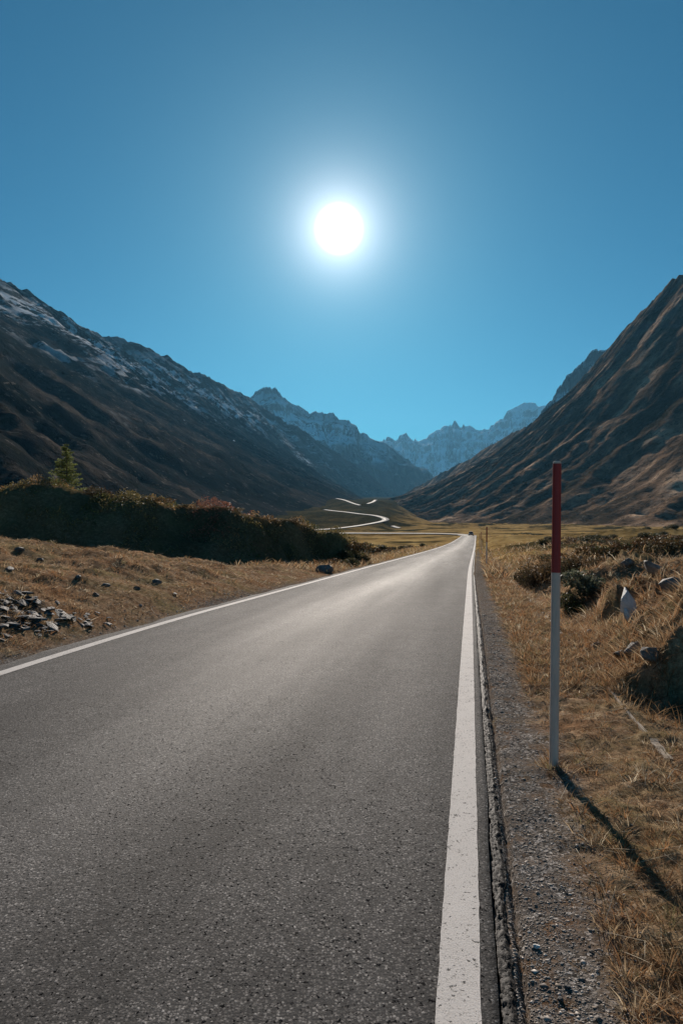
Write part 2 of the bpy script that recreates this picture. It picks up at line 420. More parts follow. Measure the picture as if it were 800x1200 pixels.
M = dict(
    asphalt=m_asphalt('asphalt'), edge=m_asphalt('broken_asphalt', True), paint=m_paint(), ground=m_ground(),
    grass=m_leaf('dry_grass', .50, .7, .1), leaf=m_leaf('shrub_leaves', .35, .6, .15), needle=m_leaf('needles', .45, .6, .1),
    slate=m_rock('slate', (.04, .036, .033), (.11, .10, .092), (.26, .245, .23), 9),
    grey=m_rock('grey_rock', (.07, .06, .052), (.16, .142, .125), (.32, .29, .26), 5),
    white=m_rock('white_rock', (.42, .40, .37), (.74, .72, .68), (.88, .86, .82), 7),
    pebble=m_rock('pebble', (.05, .047, .043), (.13, .12, .11), (.28, .265, .245), 25),
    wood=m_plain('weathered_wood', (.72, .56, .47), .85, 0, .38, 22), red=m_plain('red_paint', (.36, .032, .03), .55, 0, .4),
    plank=m_plain('pale_plank', (.27, .215, .16), .85), bark=m_plain('bark', (.10, .075, .055), .9),
    car=m_plain('car_paint', (.03, .032, .036), .3, .2, .05), glass=m_plain('car_glass', (.02, .025, .03), .1, 0, .05),
    tyre=m_plain('tyre', (.015, .015, .015), .9), lamp=m_plain('lamp_glass', (.6, .6, .58), .2), rim=m_plain('rim', (.4, .4, .4), .4, .6),
)

# ------------------------------------------------------------------ mesh helpers
def link(name, me, m=None, parent=None, smooth=False):
    o = bpy.data.objects.new(name, me)
    COL.objects.link(o)
    if m: me.materials.append(m)
    if parent: o.parent = parent
    if smooth: me.shade_smooth()
    return o
def np_mesh(name, V, F, col=None, uv=None, attrs=None):
    V = np.asarray(V, np.float32).reshape(-1, 3); F = np.asarray(F, np.int32)
    k = F.shape[1]
    me = bpy.data.meshes.new(name)
    me.vertices.add(len(V)); me.vertices.foreach_set('co', V.ravel())
    me.loops.add(F.size); me.loops.foreach_set('vertex_index', F.ravel())
    me.polygons.add(len(F)); me.polygons.foreach_set('loop_start', np.arange(0, F.size, k, dtype=np.int32))
    me.update(calc_edges=True)
    if col is not None:
        a = me.color_attributes.new('Col', 'FLOAT_COLOR', 'POINT')
        c = np.ones((len(V), 4), np.float32); c[:, :3] = col
        a.data.foreach_set('color', c.ravel())
    if uv is not None:
        l = me.uv_layers.new(name='UVMap')
        l.data.foreach_set('uv', np.asarray(uv, np.float32)[F.ravel()].ravel())
    for nme, val in (attrs or {}).items():
        a = me.attributes.new(nme, 'FLOAT', 'POINT'); a.data.foreach_set('value', np.asarray(val, np.float32).ravel())
    return me
def grid_faces(ny, nx):
    i = np.arange(ny * nx).reshape(ny, nx)
    return np.stack([i[:-1, :-1], i[:-1, 1:], i[1:, 1:], i[1:, :-1]], -1).reshape(-1, 4)
def tag(o, label=None, cat=None, group=None, kind=None):
    if label: o['label'] = label
    if cat: o['category'] = cat
    if group: o['group'] = group
    if kind: o['kind'] = kind
    return o
def bm_obj(name, bm, m, parent=None, smooth=False):
    me = bpy.data.meshes.new(name); bm.to_mesh(me); bm.free()
    return link(name, me, m, parent, smooth)
def empty(name, loc, rz=0):
    o = bpy.data.objects.new(name, None); o.location = loc; o.rotation_euler = (0, 0, rz); o.empty_display_size = .3
    COL.objects.link(o); return o
def copy_tree(o, parent=None):
    c = o.copy(); COL.objects.link(c); c.parent = parent
    for ch in list(o.children): copy_tree(ch, c)
    return c

# ------------------------------------------------------------------ ground sheet
rows = np.concatenate([np.array([-70, -45, -28, -16, -9, -5, -2.5, -1, 0, .6, 1.1]), np.geomspace(1.5, 9, 230), np.geomspace(9.08, 4600, 430)[0:]])
wl = np.concatenate([-np.geomspace(90, 13, 12), -np.linspace(12.5, 5.3, 130), np.linspace(-5.2, .0, 60), np.linspace(.06, .42, 34), np.linspace(.44, 2.6, 100), np.linspace(2.66, 9, 110), np.geomspace(9.3, 90, 18)])
gs = np.where(rows < 9, 1, rows / 9)
SS = np.repeat(rows[:, None], len(wl), 1)
NN = wl[None] * gs[:, None]
NN = NN + cc(SS) * (SS < 300)
GX, GY = xy(SS, NN)
# behind and beside the camera the sheet is simply straight
GZ = H(GX, GY)
sG, nG = SS, NN - cc(SS)
grav = np.where(nG > 0, (1 - ss(.38, .72, nG + .14 * fbm(GX * 2.5, GY * 2.5, 3, 21))) , 0) + np.where(nG < -5, 1 - ss(.06, .34, -(nG - AL) + .2 * fbm(GX * 2, GY * 2, 3, 22)), 0)
grav = np.clip(grav, 0, 1) * (1 - ss(120, 220, sG))
far = ss(22, 60, np.hypot(GX, GY))
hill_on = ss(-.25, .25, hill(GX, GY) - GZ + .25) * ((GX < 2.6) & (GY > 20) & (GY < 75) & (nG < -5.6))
hb = fbm(GX * .045, GY * .09, 5, 23) + .25 * fbm(GX * .3, GY * .5, 3, 24)
heath = np.clip(ss(.05, .22, hb) * ss(18, 45, np.hypot(GX, GY)) * ss(1.6, 4, np.abs(nG + 2.4) - 2.6), 0, 1)
for mx, my, rx, ry in ((10.8, 27, 4.2, 2.4), (32, 74, 16, 5), (58, 105, 20, 8), (90, 190, 34, 10)):
    heath = np.maximum(heath, np.exp(-(((GX - mx) / rx) ** 2 + ((GY - my) / ry) ** 2) * .9) * .9)
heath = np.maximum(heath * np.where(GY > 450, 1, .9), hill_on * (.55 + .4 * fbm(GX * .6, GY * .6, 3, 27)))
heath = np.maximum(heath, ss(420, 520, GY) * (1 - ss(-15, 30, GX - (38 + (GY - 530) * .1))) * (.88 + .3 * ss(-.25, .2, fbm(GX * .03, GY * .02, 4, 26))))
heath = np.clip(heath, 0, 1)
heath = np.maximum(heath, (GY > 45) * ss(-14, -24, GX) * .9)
mm = AL - nG
rub_shade = ss(.45, .7, np.exp(-((sG - 8.0) / 1.5) ** 2 - ((mm - 1.05) / .55) ** 2) + .35 * fbm(GX * 2.2, GY * 2.2, 4, 25))  # mask of the darkened ground that paints shade into the slab gaps
me = np_mesh('ground', np.stack([GX, GY, GZ], -1), grid_faces(*GX.shape), attrs={'gravel': grav, 'far': far, 'heath': heath, 'rubble': rub_shade})
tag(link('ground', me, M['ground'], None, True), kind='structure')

# ------------------------------------------------------------------ road, edge strip, markings
rs = np.concatenate([[-60, -30, -12, -5, -2, 0, .8], np.arange(1.3, 7, .045), np.geomspace(7.05, 262, 260)])
def ribbon(name, offs, m, lift=0, jit=None, skirt=.12, sv=None):
    sv = rs if sv is None else sv
    offs = np.asarray(offs, float)
    s2 = np.repeat(sv[:, None], len(offs), 1); n2 = np.repeat(offs[None], len(sv), 0)
    z2 = zr(s2) + lift
    if jit: n2, z2 = jit(s2, n2, z2)
    x2, y2 = xy(s2, n2 + cc(s2))
    P = np.stack([x2, y2, z2], -1)
    uv = np.stack([n2, s2], -1)
    if skirt:
        A_ = P[:, :1].copy(); A_[..., 2] -= skirt; B_ = P[:, -1:].copy(); B_[..., 2] -= skirt
        P = np.concatenate([A_, P, B_], 1); uv = np.concatenate([uv[:, :1], uv, uv[:, -1:]], 1)
    me = np_mesh(name, P, grid_faces(*P.shape[:2]), uv=uv.reshape(-1, 2))
    return link(name, me, m, None, True)
def road_jit(s2, n2, z2):
    e = .010 * fbm(s2 * 1.2, n2 * 0, 3, 31)
    n2 = n2 + np.where(np.isclose(n2, AR), e, 0) + np.where(np.isclose(n2, AL), .10 * fbm(s2 * .9, n2 * 0, 4, 32), 0)
    return n2, z2 + .012 * np.cos((n2 + 2.4) / 5 * math.pi) * (n2 < .1)
tag(ribbon('road', np.concatenate([[AL], np.linspace(-5.0, .06, 24), [AR]]), M['asphalt'], 0, road_jit), kind='structure')
def edge_jit(s2, n2, z2):
    w = (n2 - .097) / .055
    n2 = n2 + w * (.016 * fbm(s2 * 4, n2 * 0, 4, 33) + .014 * fbm(s2 * 11, n2 * 0, 3, 34)) + (1 - w) * (.007 * fbm(s2 * 9, n2 * 0, 3, 35) + .006 * fbm(s2 * 40, n2 * 0, 2, 38))
    return n2, z2 - .014 + (.006 * fbm(s2 * 70, n2 * 70, 2, 36) + .007 * fbm(s2 * 130, n2 * 130, 2, 39)) * ss(120, 20, s2) - .014 * ss(.6, 1, w)
tag(ribbon('road_edge_strip', np.linspace(.097, .152, 12), M['edge'], 0, edge_jit, .12, np.concatenate([[-30, -5, 0, .8], np.arange(1.3, 6, .011), np.geomspace(6.02, 60, 420), np.geomspace(61, 250, 60)])), kind='structure')
def line_jit(s2, n2, z2):
    n2 = n2 + .003 * fbm(s2 * 14, n2 * 40, 2, 37)
    return n2, z2 + .004 + .012 * np.cos((n2 + 2.4) / 5 * math.pi)
tag(ribbon('edge_line', np.linspace(LN - LW / 2, LN + LW / 2, 4), M['paint'], 0, line_jit, 0), kind='structure')
tag(ribbon('edge_line', np.linspace(LL - LW / 2, LL + LW / 2, 4), M['paint'], 0, line_jit, 0), kind='structure')

# the road beyond the bend: a banked slab on a low embankment
def slab(name, pts, width, bank, thick=.8):
    P = np.array(pts, float)
    t = np.linspace(0, len(P) - 1, len(P) * 14)
    idx = np.arange(len(P))
    # Catmull-Rom
    def cr(v):
        i = np.clip(np.floor(t).astype(int), 0, len(P) - 2); f = t - i
        p0 = v[np.clip(i - 1, 0, len(P) - 1)]; p1 = v[i]; p2 = v[i + 1]; p3 = v[np.clip(i + 2, 0, len(P) - 1)]
        return .5 * (2 * p1 + (p2 - p0) * f + (2 * p0 - 5 * p1 + 4 * p2 - p3) * f ** 2 + (3 * p1 - p0 - 3 * p2 + p3) * f ** 3)
    C = np.stack([cr(P[:, k]) for k in range(3)], -1)
    T = np.gradient(C, axis=0); T[:, 2] = 0; T /= np.linalg.norm(T, axis=1)[:, None] + 1e-9
    R = np.stack([T[:, 1], -T[:, 0], 0 * T[:, 0]], -1)
    far_side = np.sign(R[:, 1])[:, None]
    cols = []
    for w_, dz in ((-.5, -thick), (-.5, 0), (0, 0), (.5, 0), (.5, -thick)):
        q = C + R * w_ * width
        q[:, 2] += dz + w_ * width * bank * R[:, 1]
        cols.append(q)
    P3 = np.stack(cols, 1)
    uv = np.stack([np.repeat(np.array([[-4, -4, -2, 0, 0]]), len(C), 0), np.repeat(np.arange(len(C))[:, None] * 2., 5, 1)], -1)
    me = np_mesh(name, P3, grid_faces(*P3.shape[:2]), uv=uv.reshape(-1, 2))
    return tag(link(name, me, M['asphalt'], None, False), kind='structure')
for q, w_, b_ in FAR_ROADS: slab('road', q, w_, b_)

# ------------------------------------------------------------------ mountains
def mountain(name, pairs, m, nt_=420, ns=150, gamp=14, gf=60, ridge_amp=8, rf=40, conc=.6, power=1.7, seed=0, back=.9, rough=6, lin=0, rfq=.035):
    R = np.array([p[0] for p in pairs], float); B = np.array([p[1] for p in pairs], float)
    k = np.linspace(0, 1, len(pairs)); t = np.linspace(0, 1, nt_)
    R = np.stack([np.interp(t, k, R[:, i]) for i in range(3)], -1); B = np.stack([np.interp(t, k, B[:, i]) for i in range(3)], -1)
    u = np.concatenate([np.linspace(0, 1, ns), 1 + np.linspace(.02, 1, 24)])
    T, U = np.meshgrid(t, u, indexing='ij')
    up = np.clip(U, 0, 1); bk = np.clip(U - 1, 0, 1)
    prof = (1 - conc) * up + conc * up ** power
    D = (R - B)
    X = B[:, None, 0] + D[:, None, 0] * U; Y = B[:, None, 1] + D[:, None, 1] * U
    Z = B[:, None, 2] + D[:, None, 2] * (prof - bk * back)
    wrp = fbm(T * gf * .25, U * 3, 4, seed + 1) * .9
    gul = rdg(T * gf + wrp * 1.2, U * 1.1 + wrp * .5, 4, seed + 2, .5) - .62
    big = fbm(T * gf * .18, U * 1.6, 3, seed + 3)
    win = ss(0, .22, up) * (1 - .55 * ss(.75, 1, up))
    Z = Z + gamp * (gul * 1.6 + big * 1.1) * win
    Z = Z + rough * fbm(X * rfq, Y * rfq, 5, seed + 4, .55) * ss(0, .1, up)
    rid = (rdg(T * rf, U * 1.3, 5, seed + 5, .6) - .6)
    Z = Z + ridge_amp * rid * 2 * ss(.55, 1, up)
    # rock bands
    Z = Z + lin * np.sin(Z / 22 + 2.5 * fbm(X * .006, Y * .006, 3, seed + 6)) * ss(.3, .7, up)
    me = np_mesh(name, np.stack([X, Y, Z], -1), grid_faces(*X.shape)[:, ::-1], uv=np.stack([T, U], -1).reshape(-1, 2))
    return tag(link(name, me, m, None, True), kind='structure')

heathc = ((.022, .022, .014), (.075, .055, .036), (.22, .142, .090), (.58, .40, .265))
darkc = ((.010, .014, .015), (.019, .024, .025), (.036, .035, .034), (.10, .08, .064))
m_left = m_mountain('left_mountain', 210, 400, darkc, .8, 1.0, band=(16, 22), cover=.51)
m_rightm = m_mountain('right_mountain', 900, 1000, heathc, 0.0, 1.5)
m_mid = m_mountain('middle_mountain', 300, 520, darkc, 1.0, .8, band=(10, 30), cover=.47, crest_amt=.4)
m_farm = m_mountain('far_mountain', 200, 600, ((.02, .021, .023), (.035, .036, .038), (.06, .06, .06), (.10, .098, .095)), 1.0, .8, .002, band=(14, 11), cover=.475, crest_amt=.2, scrub=.4)

def P(px, py, Y): return at(px, py, Y)
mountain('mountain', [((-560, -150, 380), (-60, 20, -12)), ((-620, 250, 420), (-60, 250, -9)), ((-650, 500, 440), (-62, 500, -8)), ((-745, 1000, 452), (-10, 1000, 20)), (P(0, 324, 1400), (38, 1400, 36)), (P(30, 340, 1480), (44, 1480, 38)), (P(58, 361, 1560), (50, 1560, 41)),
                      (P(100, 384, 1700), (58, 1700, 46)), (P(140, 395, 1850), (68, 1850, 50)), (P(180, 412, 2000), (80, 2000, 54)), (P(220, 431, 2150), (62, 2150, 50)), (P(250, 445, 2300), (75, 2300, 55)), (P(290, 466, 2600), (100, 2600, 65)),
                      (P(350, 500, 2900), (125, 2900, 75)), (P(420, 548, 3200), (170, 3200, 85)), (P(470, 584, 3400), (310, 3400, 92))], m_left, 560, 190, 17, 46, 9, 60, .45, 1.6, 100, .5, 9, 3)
mountain('mountain', [((560, 0, 300), (215, 100, -14)), ((560, 250, 320), (225, 250, -12)), ((560, 500, 350), (250, 500, -8)), ((530, 800, 362), (150, 800, -9)), (P(800, 317, 1000), (66, 1000, -3)), (P(770, 346, 1090), (50, 1090, 4)), (P(743, 373, 1180), (40, 1180, 12)),
                      (P(735, 383, 1210), (38, 1210, 14)), (P(704, 421, 1350), (40, 1350, 26)), (P(689, 449, 1480), (55, 1500, 36)), (P(671, 464, 1580), (62, 1590, 39)), (P(653, 478, 1670), (70, 1660, 42)), (P(634, 493, 1740), (76, 1720, 44)), (P(600, 506, 1900), (98, 1900, 44)),
                      (P(560, 531, 2100), (108, 2100, 52)), (P(520, 553, 2300), (135, 2300, 38)), (P(480, 574, 2500), (141, 2500, 46)), (P(452, 589, 2650), (150, 2650, 52))], m_rightm, 700, 240, 10, 64, 6, 60, .78, 2.0, 200, .3, 4.5, 2, .06)
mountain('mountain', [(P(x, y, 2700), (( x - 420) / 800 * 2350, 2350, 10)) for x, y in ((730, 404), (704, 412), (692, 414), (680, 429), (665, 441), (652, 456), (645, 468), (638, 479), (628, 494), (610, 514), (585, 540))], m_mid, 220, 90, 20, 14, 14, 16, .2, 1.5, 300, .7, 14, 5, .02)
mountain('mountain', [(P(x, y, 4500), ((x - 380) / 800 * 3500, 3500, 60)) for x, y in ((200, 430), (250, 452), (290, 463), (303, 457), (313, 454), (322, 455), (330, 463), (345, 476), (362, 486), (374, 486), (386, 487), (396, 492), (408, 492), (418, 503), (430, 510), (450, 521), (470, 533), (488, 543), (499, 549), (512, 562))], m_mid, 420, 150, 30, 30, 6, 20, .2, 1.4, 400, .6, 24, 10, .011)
mountain('mountain', [(P(x, y, 8200), ((x - 400) / 800 * 6600, 6600, 150)) for x, y in ((430, 520), (448, 514), (455, 511), (462, 513), (473, 509), (480, 512), (487, 515), (500, 513), (508, 506), (514, 500), (522, 499), (528, 500), (533, 496), (540, 499), (550, 500), (562, 501), (572, 501), (582, 495), (592, 487), (602, 478), (613, 470), (622, 470), (630, 473), (640, 474), (660, 490))], m_farm, 420, 150, 60, 34, 9, 14, .2, 1.5, 500, .6, 34, 14, .006)

# ------------------------------------------------------------------ plants: blades and leaves as numpy batches
def blades(px, py, pz, Ln, Wd, lean, az, col, curve=.5):
    n = len(px); dx, dy = np.cos(az), np.sin(az); sx, sy = -dy, dx
    # blade faces random side
    fa = rng.uniform(0, math.pi, n); sx, sy = np.cos(fa), np.sin(fa)
    V = np.zeros((n, 5, 3))
    hl = np.sin(lean); vl = np.cos(lean)
    for k, (f, w) in enumerate(((0, 1), (0, -1), (.55, .8), (.55, -.8), (1, 0))):
        ho = Ln * f * hl * (1 + curve * f); ve = Ln * f * vl * (1 - .35 * curve * f)
        V[:, k, 0] = px + dx * ho + sx * w * Wd / 2; V[:, k, 1] = py + dy * ho + sy * w * Wd / 2; V[:, k, 2] = pz + ve
    b = np.arange(n)[:, None] * 5
    F = np.concatenate([b + np.array([[0, 1, 3]]), b + np.array([[0, 3, 2]]), b + np.array([[2, 3, 4]])])
    C = np.repeat(col[:, None, :], 5, 1)
    return V.reshape(-1, 3), F, C.reshape(-1, 3)
def join(parts):
    V, F, C, o = [], [], [], 0
    for v, f, c in parts:
        V.append(v); F.append(f + o); C.append(c); o += len(v)
    return np.concatenate(V), np.concatenate(F), np.concatenate(C)
PAL = np.array([(.46, .34, .21), (.38, .25, .14), (.28, .165, .085), (.56, .45, .30), (.20, .17, .085), (.34, .18, .085), (.66, .57, .42)])
def grass_cols(n, w):
    w = np.array(w, float); w /= w.sum()
    return PAL[rng.choice(len(PAL), n, p=w)] * rng.uniform(.7, 1.15, (n, 1))
def scatter(n, s0, s1, f_n, Ln, Wd, lean=(.5, 1.3), w=(3, 3, 2, 1, 1.2, 1, .4), keep=None, powr=1.0, clump=.0):
    q = rng.uniform(0, 1, n)
    s = (s0 ** -powr + q * (s1 ** -powr - s0 ** -powr)) ** (-1 / powr) if powr > 0 else s0 + q * (s1 - s0)
    a, b = f_n(s); nn = a + rng.uniform(0, 1, n) * (b - a)
    x, y = xy(s, nn + cc(s))
    if clump:
        c = fbm(x * clump, y * clump, 3, 51)
        k = rng.uniform(-.55, .55, n) < c + .1
        x, y, s, nn = x[k], y[k], s[k], nn[k]
    if keep is not None:
        k = keep(s, nn, x, y); x, y, s, nn = x[k], y[k], s[k], nn[k]
    n = len(x)
    sc = np.maximum(1, s / 6) ** .55
    z = H(x, y) - .01
    return blades(x, y, z, rng.uniform(*Ln, n) * sc ** .6, rng.uniform(*Wd, n) * sc, rng.uniform(*lean, n), rng.uniform(0, 2 * math.pi, n), grass_cols(n, w))
def not_pit(s, nn, x, y): return ~((nn > 1.35) & (s < 7.1) & (s > 6.1) & (rng.uniform(0, 1, len(s)) < .8))
gp = []
gp.append(scatter(85000, 1.6, 7.5, lambda s: (.42 + 0 * s, 1.5 + .16 * s), (.025, .07), (.0025, .0055), (1.0, 1.5), keep=lambda s, n, x, y: not_pit(s, n, x, y) & (rng.uniform(0, 1, len(s)) < ss(.38, .85, n + .3 * fbm(x * 3, y * 3, 3, 52))), powr=.5))
gp.append(scatter(9000, 1.6, 8, lambda s: (.5 + 0 * s, 1.4 + .16 * s), (.05, .11), (.003, .0055), (.4, 1.2), w=(2, 3, 3, .8, 1.2, 2.5, 0), keep=not_pit, powr=.5, clump=2.2))
gp.append(scatter(60000, 6.6, 26, lambda s: (.5 + 0 * s, 2.6 + .36 * s), (.04, .12), (.005, .010), (.7, 1.45), w=(3, 3, 2.2, 1.3, .8, 2, .8), keep=not_pit, powr=.8))
gp.append(scatter(12000, 7, 24, lambda s: (1.5 + 0 * s, 2.6 + .36 * s), (.10, .22), (.006, .011), (.5, 1.25), w=(2, 3, 3, .9, .6, 3.0, .4), keep=not_pit, powr=.8, clump=1.1))
gp.append(scatter(26000, 24, 90, lambda s: (.6 + 0 * s, 3 + .45 * s), (.10, .30), (.012, .022), (.3, 1.1), w=(3, 3, 2, 1, 1, 1, .3), powr=.8, clump=.4))
gp.append(scatter(60000, 5.5, 30, lambda s: (-5.3 - .44 * s - 3.2, -5.25 + 0 * s), (.04, .11), (.005, .010), (.8, 1.45), w=(3, 2.6, 2, 1.4, .8, 1, .6), powr=.8, keep=lambda s, n, x, y: (hill(x, y) < H(x, y) - .3) & (rng.uniform(0, 1, len(s)) < ss(.04, .32, AL - n + .15 * fbm(x * 2, y * 2, 3, 53)))))
gp.append(scatter(22000, 26, 110, lambda s: (-6 - .36 * s, -5.4 + 0 * s), (.10, .26), (.012, .02), (.3, 1.1), w=(3, 3, 2, 1, 1, 1, .3), powr=.8, clump=.4, keep=lambda s, n, x, y: (hill(x, y) < H(x, y) - .3)))
V, F, C = join(gp)
tag(link('dry_grass', np_mesh('dry_grass', V, F, C), M['grass']), 'dry brown and straw coloured grass on the road verges', 'grass', kind='stuff')
def tufts(n, per, s0, s1, f_n, Ln, Wd, w, keep=None, powr=.6, spread=.02, lean=(.15, 1.15)):
    q = rng.uniform(0, 1, n); s = (s0 ** -powr + q * (s1 ** -powr - s0 ** -powr)) ** (-1 / powr)
    a_, b_ = f_n(s); nn = a_ + rng.uniform(0, 1, n) * (b_ - a_)
    x, y = xy(s, nn + cc(s))
    if keep is not None:
        k = keep(s, nn, x, y); x, y, s, nn = x[k], y[k], s[k], nn[k]
    n = len(x); c0 = PAL[rng.choice(len(PAL), n, p=np.array(w) / np.sum(w))]; sz = rng.uniform(.6, 1.4, n)
    i = np.repeat(np.arange(n), per); az = rng.uniform(0, 6.28, len(i)); rr = rng.uniform(0, 1, len(i)) ** .5 * spread * sz[i] * np.maximum(1, s[i] / 8)
    X = x[i] + np.cos(az) * rr; Y = y[i] + np.sin(az) * rr
    return blades(X, Y, H(X, Y) - .01, rng.uniform(*Ln, len(i)) * sz[i], rng.uniform(*Wd, len(i)) * np.maximum(1, s[i] / 7) ** .6, rng.uniform(*lean, len(i)), az + rng.normal(0, .5, len(i)), c0[i] * rng.uniform(.65, 1.2, (len(i), 1)), .6)
WT = (2, 3, 3, .8, 1.4, 2.6, .3)
tp = [tufts(1500, 22, 1.7, 7.5, lambda s: (.52 + 0 * s, 1.5 + .17 * s), (.045, .10), (.0028, .0055), WT, lambda s, n, x, y: fbm(x * 2, y * 2, 3, 81) > -.18, spread=.03),
      tufts(2600, 18, 6.8, 24, lambda s: (1.35 + 0 * s, 2.6 + .36 * s), (.09, .22), (.005, .009), WT, None, spread=.06),
      tufts(1400, 16, 7, 26, lambda s: (.6 + 0 * s, 1.35 + 0 * s), (.06, .13), (.005, .009), WT, spread=.04),
      tufts(2200, 16, 5.5, 26, lambda s: (-5.5 - .40 * s - 2.6, -5.5 + 0 * s), (.05, .13), (.005, .009), WT, lambda s, n, x, y: (hill(x, y) < H(x, y) - .3) & (fbm(x * .8, y * .8, 3, 82) > -.15), spread=.06)]
V, F, C = join(tp)
n = 150; az = rng.uniform(0, 6.28, n); rr = .035 + np.abs(rng.normal(0, .03, n)); X = 1.405 + np.cos(az) * rr; Y = 4.54 + np.sin(az) * rr
v, f, c = blades(X, Y, H(X, Y) - .01, rng.uniform(.03, .11, n), rng.uniform(.003, .005, n), rng.uniform(.1, 1.1, n), az, grass_cols(n, WT), .5)
F = np.concatenate([F, f + len(V)]); V = np.concatenate([V, v]); C = np.concatenate([C, c])
tag(link('grass_tufts', np_mesh('grass_tufts', V, F, C), M['grass']), 'rust-brown tufts of grass standing out of the dry verges and banks', 'grass', kind='stuff')
# pale dead stalks lying over the verge
n = 420
s = 2 + 8 * rng.uniform(0, 1, n) ** 1.3; nn = rng.uniform(.5, 1.3 + .12 * s); x, y = xy(s, nn); z = H(x, y) + .03
a = blades(x, y, z, rng.uniform(.07, .22, n), rng.uniform(.0025, .0042, n), rng.uniform(1.15, 1.55, n), rng.uniform(0, 6.28, n), np.array([[.75, .66, .50]]) * rng.uniform(.7, 1.2, (n, 1)), .15)
n = 500
s = rng.uniform(7, 20, n); nn = rng.uniform(1.5, 2.5 + .36 * s); x, y = xy(s, nn); z = H(x, y) + .03
b = blades(x, y, z, rng.uniform(.15, .42, n), rng.uniform(.005, .009, n), rng.uniform(.3, 1.4, n), rng.uniform(0, 6.28, n), np.array([[.55, .47, .34]]) * rng.uniform(.6, 1.2, (n, 1)), .4)
n = 380
s = rng.uniform(6, 20, n); nn = AL - .2 - np.abs(rng.normal(0, 1.4, n)); x, y = xy(s, nn); z = H(x, y) + .02
c = blades(x, y, z, rng.uniform(.06, .2, n), rng.uniform(.006, .012, n), rng.uniform(1.0, 1.5, n), rng.uniform(0, 6.28, n), np.array([[.70, .60, .46]]) * rng.uniform(.7, 1.2, (n, 1)), .2)
n = 900
s = rng.uniform(6.0, 7.15, n); nn = rng.uniform(1.4, 3.2, n); x, y = xy(s, nn); z = H(x, y) - .01
d = blades(x, y, z, rng.uniform(.10, .28, n), rng.uniform(.005, .010, n), rng.uniform(.1, 1.2, n), rng.uniform(0, 6.28, n), np.array([[.22, .14, .075]]) * rng.uniform(.4, 1.6, (n, 1)), .6)
V, F, C = join([a, b, c, d])
tag(link('straw_stalks', np_mesh('straw_stalks', V, F, C), M['grass']), 'pale dead straw stalks lying over the right verge', 'straw', kind='stuff')

def leaves(cx, cy, cz, size, col, squash=.8):
    """one kite-shaped leaf spray per point, random attitude"""
    n = len(cx)
    a = rng.normal(size=(n, 3)); a /= np.linalg.norm(a, axis=1)[:, None]
    b = rng.normal(size=(n, 3)); b -= a * (a * b).sum(1)[:, None]; b /= np.linalg.norm(b, axis=1)[:, None]
    c = np.stack([cx, cy, cz], -1); sz = size[:, None]
    V = np.stack([c - a * sz * .5, c + b * sz * .32 * squash, c + a * sz * .6, c - b * sz * .32 * squash], 1)
    F = np.arange(n * 4).reshape(n, 4)
    F = np.concatenate([F[:, [0, 1, 2]], F[:, [0, 2, 3]]])
    return V.reshape(-1, 3), F, np.repeat(col[:, None], 4, 1).reshape(-1, 3)

# the shrub cover of the shaded hillock
n = 105000
x = rng.uniform(-34, 2.2, n); yc = np.interp(x, HX, HY)
y = yc + rng.triangular(-5.5, -1.0, 9, n)
hz = hill(x, y); gz = H(x, y)
s_, n_ = sn(x, y)
k = (hz > gz - .35) & (n_ - cc(s_) < AL - .7)
x, y, gz = x[k], y[k], gz[k]
cl = fbm(x * .9, y * .9, 4, 61)
k = rng.uniform(-.18, .30, len(x)) < cl
x, y, gz, cl = x[k], y[k], gz[k], cl[k]
hgt = (.03 + .85 * np.clip(cl + .02, 0, 1)) * rng.uniform(0, 1, len(x)) ** .6
base = np.array([(.10, .10, .038), (.20, .155, .062), (.30, .19, .09), (.26, .115, .075)])
kind = np.clip(((fbm(x * .35, y * .35, 3, 62) + .55) * 3.2).astype(int), 0, 3)
col = base[kind] * rng.uniform(.6, 1.5, (len(x), 1))
V, F, C = leaves(x, y, gz + hgt, rng.uniform(.045, .12, len(x)), col)
tag(link('alpine_shrubs', np_mesh('alpine_shrubs', V, F, C), M['leaf']), 'dark low alpine shrubs covering the shaded hillock left of the road', 'shrubs', kind='stuff')

ORD = ('leftmost', 'second', 'third', 'fourth', 'fifth', 'sixth', 'seventh', 'eighth', 'ninth')
# single shrubs
def shrub_mesh(name, nleaf, rx, rz, cols, size, seed, twig=0):
    r = np.random.default_rng(seed)
    nb = 9
    bc = np.stack([r.normal(0, .45, nb) * rx, r.normal(0, .45, nb) * rx, r.uniform(.25, .75, nb) * rz], -1); br = r.uniform(.3, .55, nb)
    w = r.integers(0, nb, nleaf)
    d = r.normal(size=(nleaf, 3)); d /= np.linalg.norm(d, axis=1)[:, None]; d *= r.uniform(.3, 1.05, (nleaf, 1)) ** .5
    p = bc[w] + d * br[w][:, None] * np.array([rx, rx, rz * .75]); p[:, 2] = np.abs(p[:, 2])
    c = np.array(cols)[r.integers(0, len(cols), nb)][w] * r.uniform(.6, 1.5, (nleaf, 1))
    parts = [leaves(p[:, 0], p[:, 1], p[:, 2], r.uniform(.6, 1.4, nleaf) * size, c)]
    if twig:
        a = r.uniform(0, 6.28, twig); q = r.uniform(0, rx * .8, twig)
        parts.append(blades(np.cos(a) * q, np.sin(a) * q, np.zeros(twig), r.uniform(.7, 1.2, twig) * rz, np.full(twig, .012), r.uniform(.0, .5, twig), a, np.array([[.10, .075, .05]]) * r.uniform(.6, 1.3, (twig, 1)), .3))
    V, F, C = join(parts)
    return np_mesh(name, V, F, C)
GREEN = [(.04, .052, .022), (.06, .062, .03), (.085, .075, .035)]
GREY = [(.10, .11, .075), (.14, .145, .10), (.07, .08, .05)]
RUST = [(.09, .05, .025), (.06, .05, .025), (.12, .075, .035)]
